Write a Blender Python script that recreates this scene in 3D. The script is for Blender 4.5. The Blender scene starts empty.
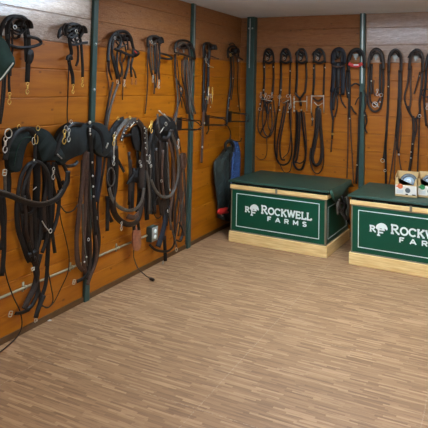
import bpy, bmesh, math, random
from mathutils import Vector, Matrix
random.seed(7)
C = bpy.context.scene.collection
PI = math.pi

# ------------------------------------------------------------------ camera
F_, PY, YAW, PIT, ROLL, CX, CH = 558.18, 58.95, .4579, -.0448, .0223, 2.5788, 1.5603
D = 5.9354            # depth of the back wall
ZJ = 1.8174           # joint between the stained boards and the bare boards above
BH = .184             # board pitch
ZC = 2.3327           # ceiling
cyw, syw = math.cos(YAW), math.sin(YAW)
fw = Vector((-syw*math.cos(PIT), cyw*math.cos(PIT), -math.sin(PIT)))
rt0 = Vector((cyw, syw, 0)); up0 = rt0.cross(fw)
rt = math.cos(ROLL)*rt0 + math.sin(ROLL)*up0
up = -math.sin(ROLL)*rt0 + math.cos(ROLL)*up0
CO = Vector((CX, 0, CH))
def ray(px, py): return fw*F_ + rt*(px-214) + up*(PY-py)
def onL(px, py, off=0.):                      # a point standing off the left wall
    d = ray(px, py); return CO + d*((off-CO.x)/d.x)
def onB(px, py, off=0.):                      # a point standing off the back wall
    d = ray(px, py); return CO + d*((D-off-CO.y)/d.y)
def onZ(px, py, z=0.):
    d = ray(px, py); return CO + d*((z-CO.z)/d.z)

cd = bpy.data.cameras.new('camera'); cam = bpy.data.objects.new('camera', cd); C.objects.link(cam)
cd.sensor_width = 36; cd.lens = F_/428*36; cd.shift_x = 0; cd.shift_y = (PY-214)/428
m3 = Matrix((rt, up, -fw)).transposed(); cam.matrix_world = Matrix.Translation(CO) @ m3.to_4x4()
cd.clip_start = .05
bpy.context.scene.camera = cam
vs = bpy.context.scene.view_settings
vs.view_transform = 'Standard'; vs.look = 'None'; vs.gamma = 1; vs.exposure = -.25; vs.use_curve_mapping = False

# ------------------------------------------------------------------ materials
def lin(c): return tuple((v/255/12.92 if v/255 <= .04045 else ((v/255+.055)/1.055)**2.4) for v in c)+(1,)
class N:
    def __init__(s, name):
        s.m = bpy.data.materials.new(name); s.m.use_nodes = True; s.t = s.m.node_tree
        s.b = s.t.nodes['Principled BSDF']; s.l = s.t.links.new
    def n(s, ty, **k):
        q = s.t.nodes.new(ty)
        for a, v in k.items():
            if a.startswith('_'): q.inputs[int(a[1:])].default_value = v
            else: setattr(q, a, v)
        return q
    def math(s, op, a, b=None):
        q = s.n('ShaderNodeMath', operation=op)
        for i, v in enumerate((a, b)):
            if v is None: continue
            if isinstance(v, (int, float)): q.inputs[i].default_value = v
            else: s.l(v, q.inputs[i])
        return q.outputs[0]
    def vec(s, x, y, z):
        q = s.n('ShaderNodeCombineXYZ')
        for i, v in enumerate((x, y, z)):
            if isinstance(v, (int, float)): q.inputs[i].default_value = v
            else: s.l(v, q.inputs[i])
        return q.outputs[0]
    def ramp(s, fac, stops):
        q = s.n('ShaderNodeValToRGB'); e = q.color_ramp.elements
        while len(e) < len(stops): e.new(.5)
        for i, (p, c) in enumerate(stops): e[i].position = p; e[i].color = c
        s.l(fac, q.inputs[0]); return q.outputs[0]
    def mix(s, f, a, b, mode='MIX'):
        q = s.n('ShaderNodeMix', data_type='RGBA', blend_type=mode)
        if isinstance(f, (int, float)): q.inputs[0].default_value = f
        else: s.l(f, q.inputs[0])
        for i, v in ((6, a), (7, b)):
            if isinstance(v, tuple): q.inputs[i].default_value = v
            else: s.l(v, q.inputs[i])
        return q.outputs[2]
    def xyz(s):
        t = s.n('ShaderNodeTexCoord'); x = s.n('ShaderNodeSeparateXYZ'); s.l(t.outputs['Object'], x.inputs[0]); return x.outputs
    def noise(s, v, scale, detail=3, rough=.55):
        q = s.n('ShaderNodeTexNoise'); q.inputs['Scale'].default_value = scale; q.inputs['Detail'].default_value = detail
        q.inputs['Roughness'].default_value = rough
        if v is not None: s.l(v, q.inputs['Vector'])
        return q.outputs[0]
    def bump(s, h, st, dist=.01):
        q = s.n('ShaderNodeBump'); q.inputs['Strength'].default_value = st; q.inputs['Distance'].default_value = dist
        s.l(h, q.inputs['Height']); s.l(q.outputs[0], s.b.inputs['Normal'])
    def set(s, **k):
        for a, v in k.items():
            i = s.b.inputs[a.replace('_', ' ')]
            if isinstance(v, (int, float, tuple)): i.default_value = v
            else: s.l(v, i)
        return s.m

def plain(name, c, rough=.5, metal=0., var=.15, scale=30, bump=.0, coat=0.):
    g = N(name); tc = g.n('ShaderNodeTexCoord')
    f = g.noise(tc.outputs['Object'], scale)
    L = lin(c); a = tuple(v*(1-var) for v in L[:3])+(1,); b = tuple(min(1, v*(1+var)) for v in L[:3])+(1,)
    g.set(Base_Color=g.ramp(f, [(.3, a), (.7, b)]), Roughness=rough, Metallic=metal, Coat_Weight=coat, Specular_IOR_Level=.3 if max(c) < 80 else .5)
    if bump: g.bump(f, bump, .003)
    return g.m

def boards(name, axis):
    g = N(name); x, y, z = g.xyz()
    al = y if axis == 'y' else x
    bi = g.math('FLOOR', g.math('DIVIDE', g.math('SUBTRACT', z, ZJ), BH))
    wn = g.n('ShaderNodeTexWhiteNoise', noise_dimensions='1D'); g.l(bi, wn.inputs['W']); r = wn.outputs[0]
    seg = g.math('FLOOR', g.math('DIVIDE', g.math('ADD', al, g.math('MULTIPLY', r, 7.3)), 3.1))
    w2 = g.n('ShaderNodeTexWhiteNoise', noise_dimensions='2D'); g.l(g.vec(bi, seg, 0), w2.inputs['Vector']); r2 = w2.outputs[0]
    gv = g.vec(g.math('ADD', g.math('MULTIPLY', al, .9), g.math('MULTIPLY', r2, 17)), g.math('MULTIPLY', z, 9), bi)
    grain = g.noise(gv, 3.2, 5, .6)
    fine = g.noise(g.vec(g.math('MULTIPLY', al, 6), g.math('MULTIPLY', z, 130), r), 1, 2)
    # stained boards
    st = g.ramp(grain, [(.25, lin((126, 68, 2))), (.5, lin((156, 88, 3))), (.75, lin((174, 104, 6)))])
    st = g.mix(g.math('MULTIPLY', r2, .35), st, lin((168, 98, 28)))
    st = g.mix(g.math('MULTIPLY', fine, .15), st, lin((130, 70, 20)))
    vo = g.n('ShaderNodeTexVoronoi', voronoi_dimensions='2D'); vo.inputs['Scale'].default_value = 1.0
    g.l(g.vec(g.math('MULTIPLY', al, 3.1), g.math('MULTIPLY', z, 5.4), 0), vo.inputs['Vector'])
    kn = g.ramp(vo.outputs['Distance'], [(.015, (1, 1, 1, 1)), (.055, (0, 0, 0, 1))])
    st = g.mix(g.math('MULTIPLY', kn, .7), st, lin((82, 40, 14)))
    # bare rough boards above
    rg = g.noise(g.vec(g.math('MULTIPLY', al, 5), g.math('MULTIPLY', z, 22), r), 2.8, 6, .75)
    ba = g.ramp(rg, [(.3, lin((96, 66, 42))), (.55, lin((134, 95, 63))), (.75, lin((156, 118, 84)))])
    ba = g.mix(g.math('MULTIPLY', kn, .6), ba, lin((70, 48, 36)))
    ba = g.mix(.55, st, ba)
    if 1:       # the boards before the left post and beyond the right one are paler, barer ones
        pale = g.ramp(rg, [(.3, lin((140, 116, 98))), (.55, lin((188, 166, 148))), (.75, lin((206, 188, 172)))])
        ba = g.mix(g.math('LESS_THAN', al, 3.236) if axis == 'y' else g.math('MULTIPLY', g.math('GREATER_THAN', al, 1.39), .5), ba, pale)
    up_ = g.math('GREATER_THAN', z, ZJ)
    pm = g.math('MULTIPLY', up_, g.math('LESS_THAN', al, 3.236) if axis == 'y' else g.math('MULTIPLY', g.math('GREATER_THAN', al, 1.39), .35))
    col = g.mix(up_, st, ba)
    g.set(Base_Color=col, Roughness=g.math('ADD', g.math('MULTIPLY', up_, .06), g.math('ADD', .36, g.math('MULTIPLY', grain, .16))))
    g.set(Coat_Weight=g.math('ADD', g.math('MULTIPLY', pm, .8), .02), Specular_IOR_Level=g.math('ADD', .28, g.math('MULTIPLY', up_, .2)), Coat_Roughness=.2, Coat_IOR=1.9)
    h = g.math('ADD', g.math('MULTIPLY', grain, .3), g.math('MULTIPLY', up_, g.math('MULTIPLY', rg, 4.5)))
    g.bump(h, .5, .006)
    return g.m

def floor_mat():
    g = N('mat_parquet'); x, y, z = g.xyz()
    row = g.math('FLOOR', g.math('DIVIDE', y, .014))
    wn = g.n('ShaderNodeTexWhiteNoise', noise_dimensions='1D'); g.l(row, wn.inputs['W'])
    cell = g.math('FLOOR', g.math('DIVIDE', g.math('ADD', x, g.math('MULTIPLY', wn.outputs[0], 3)), .15))
    w2 = g.n('ShaderNodeTexWhiteNoise', noise_dimensions='2D'); g.l(g.vec(row, cell, 0), w2.inputs['Vector'])
    col = g.ramp(w2.outputs[0], [(0, lin((134, 100, 68))), (.3, lin((154, 118, 82))), (.65, lin((163, 126, 89))), (1, lin((186, 148, 108)))])
    st = g.noise(g.vec(g.math('MULTIPLY', x, 6.), g.math('MULTIPLY', y, 95), 0), 1, 4, .6)
    col = g.mix(g.ramp(st, [(.36, (.55, .55, .55, 1)), (.48, (0, 0, 0, 1))]), col, lin((104, 74, 52)))
    big = g.noise(g.vec(x, y, 0), 1.3, 3)
    col = g.mix(g.math('MULTIPLY', big, .25), col, lin((152, 112, 80)))
    # seams between the mats
    sx = g.math('ABSOLUTE', g.math('SUBTRACT', g.math('FRACT', g.math('DIVIDE', g.math('ADD', x, .15), .98)), .5))
    sy = g.math('ABSOLUTE', g.math('SUBTRACT', g.math('FRACT', g.math('DIVIDE', y, .98)), .5))
    sm = g.math('LESS_THAN', g.math('MINIMUM', sx, sy), .0035)
    dots = g.math('GREATER_THAN', g.noise(g.vec(x, y, 0), 90, 1), .5)
    col = g.mix(g.math('MULTIPLY', g.math('MULTIPLY', sm, dots), .28), col, lin((205, 180, 150)))
    g.set(Base_Color=col, Roughness=.55, Specular_IOR_Level=.35)
    g.bump(st, .15, .002)
    return g.m

M = {}
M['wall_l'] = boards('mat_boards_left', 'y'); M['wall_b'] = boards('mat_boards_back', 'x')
M['floor'] = floor_mat()
M['ceil'] = plain('mat_ceiling', (222, 234, 250), .75, 0, .05, 3)
M['post'] = plain('mat_green_post', (52, 74, 68), .4, .1, .12, 9)
M['black'] = plain('mat_black_leather', (19, 15, 12), .5, 0, .3, 60, .3)
M['soft'] = plain('mat_matte_black', (20, 18, 16), .75, 0, .3, 60, .3)
M['dbrown'] = plain('mat_dark_brown_leather', (40, 28, 20), .5, 0, .3, 50, .3)
M['brown'] = plain('mat_brown_leather', (70, 48, 36), .5, 0, .25, 50, .3)
M['tan'] = plain('mat_reddish_leather', (140, 84, 58), .6, 0, .2, 50, .3)
M['grey'] = plain('mat_worn_grey_leather', (72, 64, 55), .5, 0, .25, 50, .3)
M['navy'] = plain('mat_navy_webbing', (24, 27, 36), .6, 0, .25, 80, .3)
M['felt'] = plain('mat_green_black_felt', (10, 21, 17), .85, 0, .3, 25, .5)
M['felt2'] = plain('mat_charcoal_felt', (13, 18, 16), .8, 0, .3, 25, .5)
M['cloth'] = plain('mat_green_cloth', (34, 58, 48), .8, 0, .2, 20, .3)
M['white'] = plain('mat_white_piping', (215, 215, 208), .6, 0, .05)
M['silver'] = plain('mat_nickel', (205, 203, 196), .28, .8, .1)
M['brass'] = plain('mat_brass', (224, 186, 100), .28, .75, .1)
M['iron'] = plain('mat_black_wire', (36, 30, 28), .5, .3, .1)
M['zinc'] = plain('mat_galvanised', (170, 176, 172), .4, .7, .1)
M['conduit'] = plain('mat_conduit', (160, 150, 122), .5, .3, .12, 14)
M['box'] = plain('mat_outlet_box', (66, 82, 76), .5, .4, .1)
M['red'] = plain('mat_red', (196, 44, 40), .45, 0, .1)
M['rosette'] = plain('mat_grey_casting', (150, 152, 146), .45, .5, .1)
M['base'] = plain('mat_baseboard', (84, 56, 26), .5, 0, .25, 12)
M['lid'] = plain('mat_green_vinyl', (42, 68, 56), .45, 0, .12, 6, .2)
M['panel'] = plain('mat_green_paint', (6, 72, 50), .42, 0, .06, 5)
M['oak'] = None
g = N('mat_pale_oak'); x, y, z = g.xyz()
gr = g.noise(g.vec(g.math('MULTIPLY', x, 4), g.math('MULTIPLY', y, 4), g.math('MULTIPLY', z, 60)), 1.5, 4)
M['oak'] = g.set(Base_Color=g.ramp(gr, [(.3, lin((222, 182, 116))), (.7, lin((250, 220, 156)))]), Roughness=.45)
M['edge'] = plain('mat_metal_edging', (140, 132, 112), .4, .5, .1)
M['paint'] = plain('mat_cream_lettering', (240, 252, 250), .5, 0, .02)
M['card'] = plain('mat_cardboard', (196, 164, 112), .8, 0, .08, 20)
M['label'] = plain('mat_white_label', (226, 220, 208), .6, 0, .03)
M['orange'] = plain('mat_orange_print', (214, 110, 64), .6, 0, .1)
M['gprint'] = plain('mat_green_print', (30, 120, 66), .6, 0, .1)
M['dgrey'] = plain('mat_dark_grey_plastic', (84, 90, 92), .5, 0, .1)
M['lgrey'] = plain('mat_light_grey_plastic', (160, 178, 190), .5, 0, .1)
M['plaster'] = plain('mat_plaster', (190, 180, 165), .8, 0, .05, 3)
def quilt(name, c, sx, sy):
    g = N(name); x, y, z = g.xyz()
    a = g.math('SINE', g.math('ADD', g.math('MULTIPLY', z, sx), g.math('MULTIPLY', y, sy)))
    b = g.math('SINE', g.math('SUBTRACT', g.math('MULTIPLY', z, sx), g.math('MULTIPLY', y, sy)))
    h = g.math('SQRT', g.math('ABSOLUTE', g.math('MULTIPLY', a, b)))
    g.set(Base_Color=lin(c), Roughness=.55); g.bump(h, .45, .02); return g.m
M['quilt_d'] = quilt('mat_dark_quilting', (44, 54, 51), 30, 26)
M['quilt_b'] = quilt('mat_blue_quilting', (58, 86, 136), 75, 30)

# ------------------------------------------------------------------ helpers
def link(name, bm, mat, parent=None, smooth=True, recalc=True):
    if recalc: bmesh.ops.recalc_face_normals(bm, faces=bm.faces)
    me = bpy.data.meshes.new(name)
    if parent: bm.transform(Matrix.Translation(-wloc(parent)))
    bm.to_mesh(me); bm.free()
    for p in me.polygons: p.use_smooth = smooth
    mats = mat if isinstance(mat, (list, tuple)) else [mat]
    for q in mats: me.materials.append(M[q] if isinstance(q, str) else q)
    o = bpy.data.objects.new(name, me); C.objects.link(o)
    if parent: o.parent = parent
    return o
def wloc(o):
    v = Vector(o.location)
    while o.parent: o = o.parent; v = v+Vector(o.location)
    return v
def thing(name, label, cat, loc, group=None):
    o = bpy.data.objects.new(name, None); C.objects.link(o); o.location = loc; o.empty_display_size = .05
    return tag(o, label, cat, group)
def tag(o, label, cat, group=None):
    o['label'] = label; o['category'] = cat
    if group: o['group'] = group
    return o
def struct(name, bm, mat, parent=None, smooth=False):
    o = link(name, bm, mat, parent, smooth)
    if not parent: o['kind'] = 'structure'
    return o
def box(bm, a, b, bev=0.):
    a, b = Vector(a), Vector(b)
    r = bmesh.ops.create_cube(bm, size=1, matrix=Matrix.Translation((a+b)/2) @ Matrix.Diagonal((*(b-a), 1)))
    if bev:
        es = list({e for v in r['verts'] for e in v.link_edges})
        bmesh.ops.bevel(bm, geom=es, offset=bev, segments=2, affect='EDGES', profile=.5)
    return bm
def BM(): return bmesh.new()
def smooth_pts(P, n=6):
    if len(P) < 3: 
        return [P[0].lerp(P[1], i/4) for i in range(5)] if len(P) == 2 else P
    Q = [P[0]*2-P[1]]+list(P)+[P[-1]*2-P[-2]]; out = []
    for i in range(1, len(Q)-2):
        a, b, c, d = Q[i-1:i+3]
        for k in range(n):
            t = k/n
            out.append(.5*((2*b)+(c-a)*t+(2*a-5*b+4*c-d)*t*t+(3*b-a-3*c+d)*t**3))
    out.append(P[-1]); return out
def sweep(bm, P, prof, nrm, twist=None, closed=False):
    """prof: list of (side, normal) offsets, swept along P with nrm as facing"""
    n = len(P); rings = []
    for i, p in enumerate(P):
        if closed: t = (P[(i+1) % n]-P[i-1])
        else: t = P[min(i+1, n-1)]-P[max(i-1, 0)]
        if t.length < 1e-9: t = Vector((0, 0, 1))
        t.normalize()
        s = t.cross(nrm)
        if s.length < .15: s = s+Vector((.3, .3, 0))
        s.normalize(); q = s.cross(t); q.normalize()
        if twist:
            a = twist(i/(n-1)); s, q = s*math.cos(a)+q*math.sin(a), q*math.cos(a)-s*math.sin(a)
        rings.append([bm.verts.new(p+s*u+q*v) for u, v in prof])
    k = len(prof)
    for i in range(n if closed else n-1):
        A, B = rings[i], rings[(i+1) % n]
        for j in range(k): bm.faces.new((A[j], A[(j+1) % k], B[(j+1) % k], B[j]))
    if not closed: bm.faces.new(rings[0][::-1]); bm.faces.new(rings[-1])
def strap_prof(w, t):
    w /= 2; t /= 2; e = min(w, t)*.6
    return [(-w, -t+e), (-w+e, -t), (w-e, -t), (w, -t+e), (w, t-e), (w-e, t), (-w+e, t), (-w, t-e)]
def circ(r, k=8): return [(r*math.cos(2*PI*i/k), r*math.sin(2*PI*i/k)) for i in range(k)]
def ring(bm, c, R, r, nrm, ax=1., az=1., n=20):
    nrm = Vector(nrm).normalized(); u = nrm.cross(Vector((0, 0, 1)))
    if u.length < .1: u = Vector((1, 0, 0))
    u.normalize(); w = u.cross(nrm)
    P = [c+u*(R*ax*math.cos(2*PI*i/n))+w*(R*az*math.sin(2*PI*i/n)) for i in range(n)]
    sweep(bm, P, circ(r, 6), nrm, closed=True)
def tube(bm, P, r, n=6, nrm=Vector((.3, .9, .2))): sweep(bm, smooth_pts(P, n), circ(r, 8), nrm)
def disc(bm, c, R, t, nrm, n=20):
    nrm = Vector(nrm).normalized()
    m = nrm.to_track_quat('Z', 'Y').to_matrix().to_4x4(); m.translation = c
    bmesh.ops.create_cone(bm, cap_ends=True, segments=n, radius1=R, radius2=R*.9, depth=t, matrix=m)
def snap(bm, P, nrm, L=.055, s=1.):
    """bolt snap: eye, barrel and open hook, hanging from P along -z"""
    n = Vector(nrm); u = n.cross(Vector((0, 0, 1))).normalized(); Z = Vector((0, 0, 1))
    ring(bm, P, .009*s, .0022*s, n)
    tube(bm, [P-Z*.008*s, P-Z*.028*s], .005*s)
    q = P-Z*.026*s
    tube(bm, [q, q+u*.009*s-Z*.008*s, q+u*.010*s-Z*.02*s, q-Z*.029*s, q-u*.010*s-Z*.02*s, q-u*.009*s-Z*.01*s], .0026*s)
def buckle(bm, c, dirv, nrm, w=.03, h=.026, r=.0028):
    d = Vector(dirv).normalized(); n = Vector(nrm); u = d.cross(n).normalized()
    P = [c+u*w/2+d*h/2, c-u*w/2+d*h/2, c-u*w/2-d*h/2, c+u*w/2-d*h/2]
    Q = []
    for i in range(4):
        a, b = P[i], P[(i+1) % 4]; Q += [a.lerp(b, .12), a.lerp(b, .5), a.lerp(b, .88)]
    sweep(bm, Q, circ(r, 6), n, closed=True)
    tube(bm, [c+d*h/2+n*.002, c-d*h/2+n*.003], r*.8)
def pad(bm, P, nrm, thick, bev=None):
    n = Vector(nrm); bev = bev or thick*.35
    lo = [bm.verts.new(p) for p in P]; hi = [bm.verts.new(p+n*thick) for p in P]; k = len(P)
    f1 = bm.faces.new(hi); f0 = bm.faces.new(lo[::-1])
    for i in range(k): bm.faces.new((lo[i], lo[(i+1) % k], hi[(i+1) % k], hi[i]))
    es = [e for e in f1.edges]
    bmesh.ops.bevel(bm, geom=es, offset=bev, segments=3, affect='EDGES', profile=.5, clamp_overlap=True)
    bmesh.ops.triangulate(bm, faces=[f for f in bm.faces if len(f.verts) > 4])
def closed_smooth(P, n=4):
    k = len(P); out = []
    for i in range(k):
        a, b, c, d = P[i-1], P[i], P[(i+1) % k], P[(i+2) % k]
        for j in range(n):
            t = j/n; out.append(.5*((2*b)+(c-a)*t+(2*a-5*b+4*c-d)*t*t+(3*b-a-3*c+d)*t**3))
    return out

NLS = Vector((1, -.85, 0)).normalized()    # straps on the left wall hang turned a little to the room
NL, NB = Vector((1, 0, 0)), Vector((0, -1, 0))
def build(side, name, label, cat, group, anchor, spec, base=18, step=2.2, amp=.35):
    """spec lines:  kind part material size [oA[-B]] : x,y x,y ...
       kinds: s strap, c cord, r ring, n snap, b buckle, p pad, d stud, t bar"""
    on, nr = (onL, NL) if side == 'L' else (onB, NB)
    root = thing(name, label, cat, on(*anchor, .02), group)
    i = 0
    for ln in spec.strip().splitlines():
        ln = ln.strip()
        if not ln: continue
        hd, pt = ln.split(':'); hd = hd.split()
        kind, part, mat, size = hd[0], hd[1], hd[2], float(hd[3])/1000
        o0 = o1 = base+step*i; i += 1
        for h in hd[4:]:
            if h[0] == 'o':
                q = h[1:].split('-'); o0 = float(q[0]); o1 = float(q[-1])
        xy = [tuple(map(float, s.split(','))) for s in pt.split()]
        P = []
        for k, q in enumerate(xy):
            t = k/max(1, len(xy)-1)
            off = q[2] if len(q) > 2 else o0+(o1-o0)*t
            P.append(onZ(q[0], q[1], .012) if off < -900 else on(q[0], q[1], off/1000))
        bm = BM(); sm = True
        if kind == 's':
            ph, am = random.uniform(0, 6), random.uniform(.3, 1)*amp
            sweep(bm, smooth_pts(P), strap_prof(size*((1.0 if base == 18 else 1.12) if side == 'L' else 1.02), .005), NLS if side == 'L' else nr, lambda t: am*math.sin(ph+t*4)); 
        elif kind == 'c': tube(bm, P, size/2)
        elif kind == 't': sweep(bm, [P[0].lerp(P[-1], k/3) for k in range(4)] if len(P) == 2 else smooth_pts(P), circ(size/2), Vector((.5, .5, .7)))
        elif kind == 'r': ring(bm, P[0], size, max(.0022, size*.13), nr+Vector((0, 0, .1)), 1, (P[1]-P[0]).length/size if len(P) > 1 else 1)
        elif kind == 'n': snap(bm, P[0], nr, s=size*1000/30)
        elif kind == 'b': buckle(bm, P[0], (P[1]-P[0]) if len(P) > 1 else Vector((0, 0, 1)), nr, size, size*.85, max(.0025, size*.09))
        elif kind == 'p': pad(bm, closed_smooth(P), nr, size)
        elif kind == 'd':
            for q in P[1:]:
                b2 = BM(); disc(b2, q, size, .005, nr, 10); link(part, b2, mat, root, sm)
            disc(bm, P[0], size, .005, nr, 10)
        link(part, bm, mat, root, sm)
    return root

# ------------------------------------------------------------------ the room
XR, YB = 5.6, -1.6
bm = BM(); box(bm, (-.12, YB, -.06), (XR, D+.12, 0)); struct('floor', bm, 'floor')
bm = BM(); box(bm, (-.12, YB, ZC), (XR, D+.12, ZC+.08)); struct('ceiling', bm, 'ceil')
def board_wall(name, axis, mat):
    bm = BM(); k0 = -math.ceil(ZJ/BH)
    for k in range(k0, 4):
        z0, z1 = max(0, ZJ+k*BH), min(ZC, ZJ+(k+1)*BH)
        if z1-z0 < .01: continue
        gp = .0016
        if axis == 'y': pr = [(-.03, z0), (-.03, z1), (-.006, z1), (-.006, z1-gp), (-.0005, z1-gp-.003), (0, z1-gp-.005), (0, z0+gp+.005), (-.0005, z0+gp+.003), (-.006, z0+gp), (-.006, z0)]
        else: pr = [(D+.03, z0), (D+.03, z1), (D+.006, z1), (D+.006, z1-gp), (D+.0005, z1-gp-.003), (D, z1-gp-.005), (D, z0+gp+.005), (D+.0005, z0+gp+.003), (D+.006, z0+gp), (D+.006, z0)]
        a0, a1 = (YB, D+.03) if axis == 'y' else (0, XR)
        R = []
        for a in (a0, a1): R.append([bm.verts.new((u, a, z) if axis == 'y' else (a, u, z)) for u, z in pr])
        n = len(pr)
        for j in range(n): bm.faces.new((R[0][j], R[0][(j+1) % n], R[1][(j+1) % n], R[1][j]))
        bm.faces.new(R[0]); bm.faces.new(R[1])
    struct(name, bm, mat)
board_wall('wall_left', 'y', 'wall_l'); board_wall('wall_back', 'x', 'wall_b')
bm = BM(); box(bm, (XR, YB, 0), (XR+.1, D+.1, ZC)); struct('wall_right', bm, 'plaster')
bm = BM(); box(bm, (0, YB, 0), (.012, D, .038), .003); struct('baseboard_left', bm, 'base')
bm = BM(); box(bm, (.014, D-.014, 0), (XR, D, .05), .003); struct('baseboard_back', bm, 'base')

def post(label, a, b, strip=None, bolts=()):
    r = thing('wall_post', label, 'post', ((a[0]+b[0])/2, (a[1]+b[1])/2, 0), 'green posts on the walls')
    bm = BM(); box(bm, (*a, 0), (*b, ZC), .004); link('post_body', bm, 'post', r, False)
    if strip:
        bm = BM(); box(bm, *strip); link('channel_strip', bm, 'zinc', r, False)
    for q in bolts:
        bm = BM(); disc(bm, Vector(q), .011, .008, (1, 0, 0) if a[0] < .01 and a[1] < D-.2 else (0, -1, 0), 8); link('bolt', bm, 'zinc', r)
post('green vertical post on the left wall nearest the camera, beside the first bridles', (0, 3.21), (.026, 3.262), None, [(.028, 3.236, 1.83), (.028, 3.236, 1.5)])
post('green vertical post on the left wall behind the hanging thong bridle', (0, 4.70), (.03, 4.76), ((.03, 4.72, 1.9), (.034, 4.735, ZC)))
post('wide dark green corner post behind the left trunk', (.108, D-.09), (.2, D), ((.14, D-.093, 1.75), (.152, D-.09, ZC-.02)), [(.135, D-.092, 2.2), (.175, D-.092, 2.2)])
post('narrow green post on the back wall between the two trunks', (1.37, D-.05), (1.425, D), ((1.39, D-.053, 1.6), (1.405, D-.05, ZC)))

# conduit and outlet
P = [onL(x, 298.7-(298.7-234.5)*x/147, .018) for x in (-30, 0, 50, 100, 147)]
zc = sum(p.z for p in P)/len(P)
r = thing('electrical_conduit', 'thin pale metal conduit running low along the left wall to the outlet', 'conduit', (0.02, P[0].y, zc))
bm = BM(); sweep(bm, [Vector((.018, P[0].y, zc)).lerp(Vector((.018, P[-1].y, zc)), k/8) for k in range(9)], circ(.0078, 10), Vector((0, 0, 1))); link('pipe', bm, 'conduit', r)
for px in (25, 72, 118):
    y = onL(px, 298.7-(298.7-234.5)*px/147, .018).y
    bm = BM(); sweep(bm, [Vector((.018, y-.008, zc)), Vector((.018, y+.008, zc))], circ(.013, 10), Vector((0, 0, 1))); box(bm, (0, y-.008, zc-.03), (.004, y+.008, zc+.03)); link('clamp', bm, 'conduit', r)
oc = onL(152.3, 233.5, .03)
r = thing('electrical_outlet', 'dark metal outlet box with two pale sockets low on the left wall', 'outlet', (0, oc.y, oc.z))
bm = BM(); box(bm, (0, oc.y-.05, oc.z-.062), (.055, oc.y+.05, oc.z+.062), .006); link('outlet_box', bm, 'box', r, False)
bm = BM(); box(bm, (.055, oc.y-.046, oc.z-.058), (.058, oc.y+.046, oc.z+.058), .001); link('cover_plate', bm, 'zinc', r, False)
for s in (-1, 1):
    bm = BM(); disc(bm, Vector((.06, oc.y, oc.z+s*.024)), .018, .006, (1, 0, 0)); link('socket', bm, 'paint', r)

# ------------------------------------------------------------------ brackets
def bracket(side, px, py, label, R=.045, deep=.075):
    on, n = (onL, NL) if side == 'L' else (onB, NB)
    c = on(px, py, 0); u = n.cross(Vector((0, 0, 1))).normalized(); Z = Vector((0, 0, 1))
    r = thing('bridle_bracket', label, 'bracket', c, 'bridle brackets on the '+('left' if side == 'L' else 'back')+' wall')
    bm = BM(); disc(bm, c+n*.004, R*.55, .008, n); 
    for a in (PI/6, 5*PI/6, -PI/2):
        d = u*math.cos(a)+Z*math.sin(a)
        sweep(bm, [c+n*.008, c+n*.010+d*R*.95], strap_prof(.016, .008), n)
    link('wall_plate', bm, 'rosette', r, False)
    bm = BM(); A = [c+n*deep/2+(u*math.cos(a)+Z*math.sin(a))*R for a in [PI*(-.05+1.1*k/12) for k in range(13)]]
    S = []
    for p in A:
        d = (p-c-n*deep/2).normalized()
        S.append([bm.verts.new(p-n*deep/2+n*.001), bm.verts.new(p+n*deep/2), bm.verts.new(p+n*deep/2-d*.004), bm.verts.new(p-n*deep/2+n*.001-d*.004)])
    for i in range(12):
        for j in range(4): bm.faces.new((S[i][j], S[i][(j+1) % 4], S[i+1][(j+1) % 4], S[i+1][j]))
    bm.faces.new(S[0]); bm.faces.new(S[-1])
    link('crown_arch', bm, 'iron', r)
for a in [('L', 19, 27, 'bracket holding the black bridle at the far upper left of the wall'),
          ('L', 75, 32, 'bracket under the knotted bridle beside the nearest green post'),
          ('L', 120, 40, 'bracket under the third bridle on the left wall, right of the nearest post'),
          ('L', 154, 42, 'bracket under the narrow bridle with looped noseband'),
          ('L', 183, 48, 'bracket under the grey thong bridle at the second post'),
          ('L', 209, 49, 'bracket under the slim bridle with bright bits'),
          ('L', 232, 52, 'bracket under the last bridle before the corner'),
          ('B', 269.5, 55, 'bracket of the first bridle right of the corner post'),
          ('B', 286, 55, 'bracket of the second bridle from the corner post'),
          ('B', 301, 55, 'bracket of the bridle with the H shaped silver bit'),
          ('B', 318, 55, 'bracket of the bridle with the long shanked silver bit'),
          ('B', 338, 55, 'bracket hidden in the thick blue-black bridle'),
          ('B', 356, 56, 'grey bracket inside the bridle with red noseband'),
          ('B', 376, 56, 'grey bracket just right of the narrow back post'),
          ('B', 395.5, 57, 'grey bracket holding the long straight reins'),
          ('B', 416, 57, 'grey bracket above the cardboard box, holding crossed straps'),
          ('B', 434, 57, 'bracket at the right edge of the photo')]: bracket(*a)

GL = 'bridles on the upper left wall'; GB = 'bridles in a row on the back wall'; GH = 'driving harnesses on the lower left wall'
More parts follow.
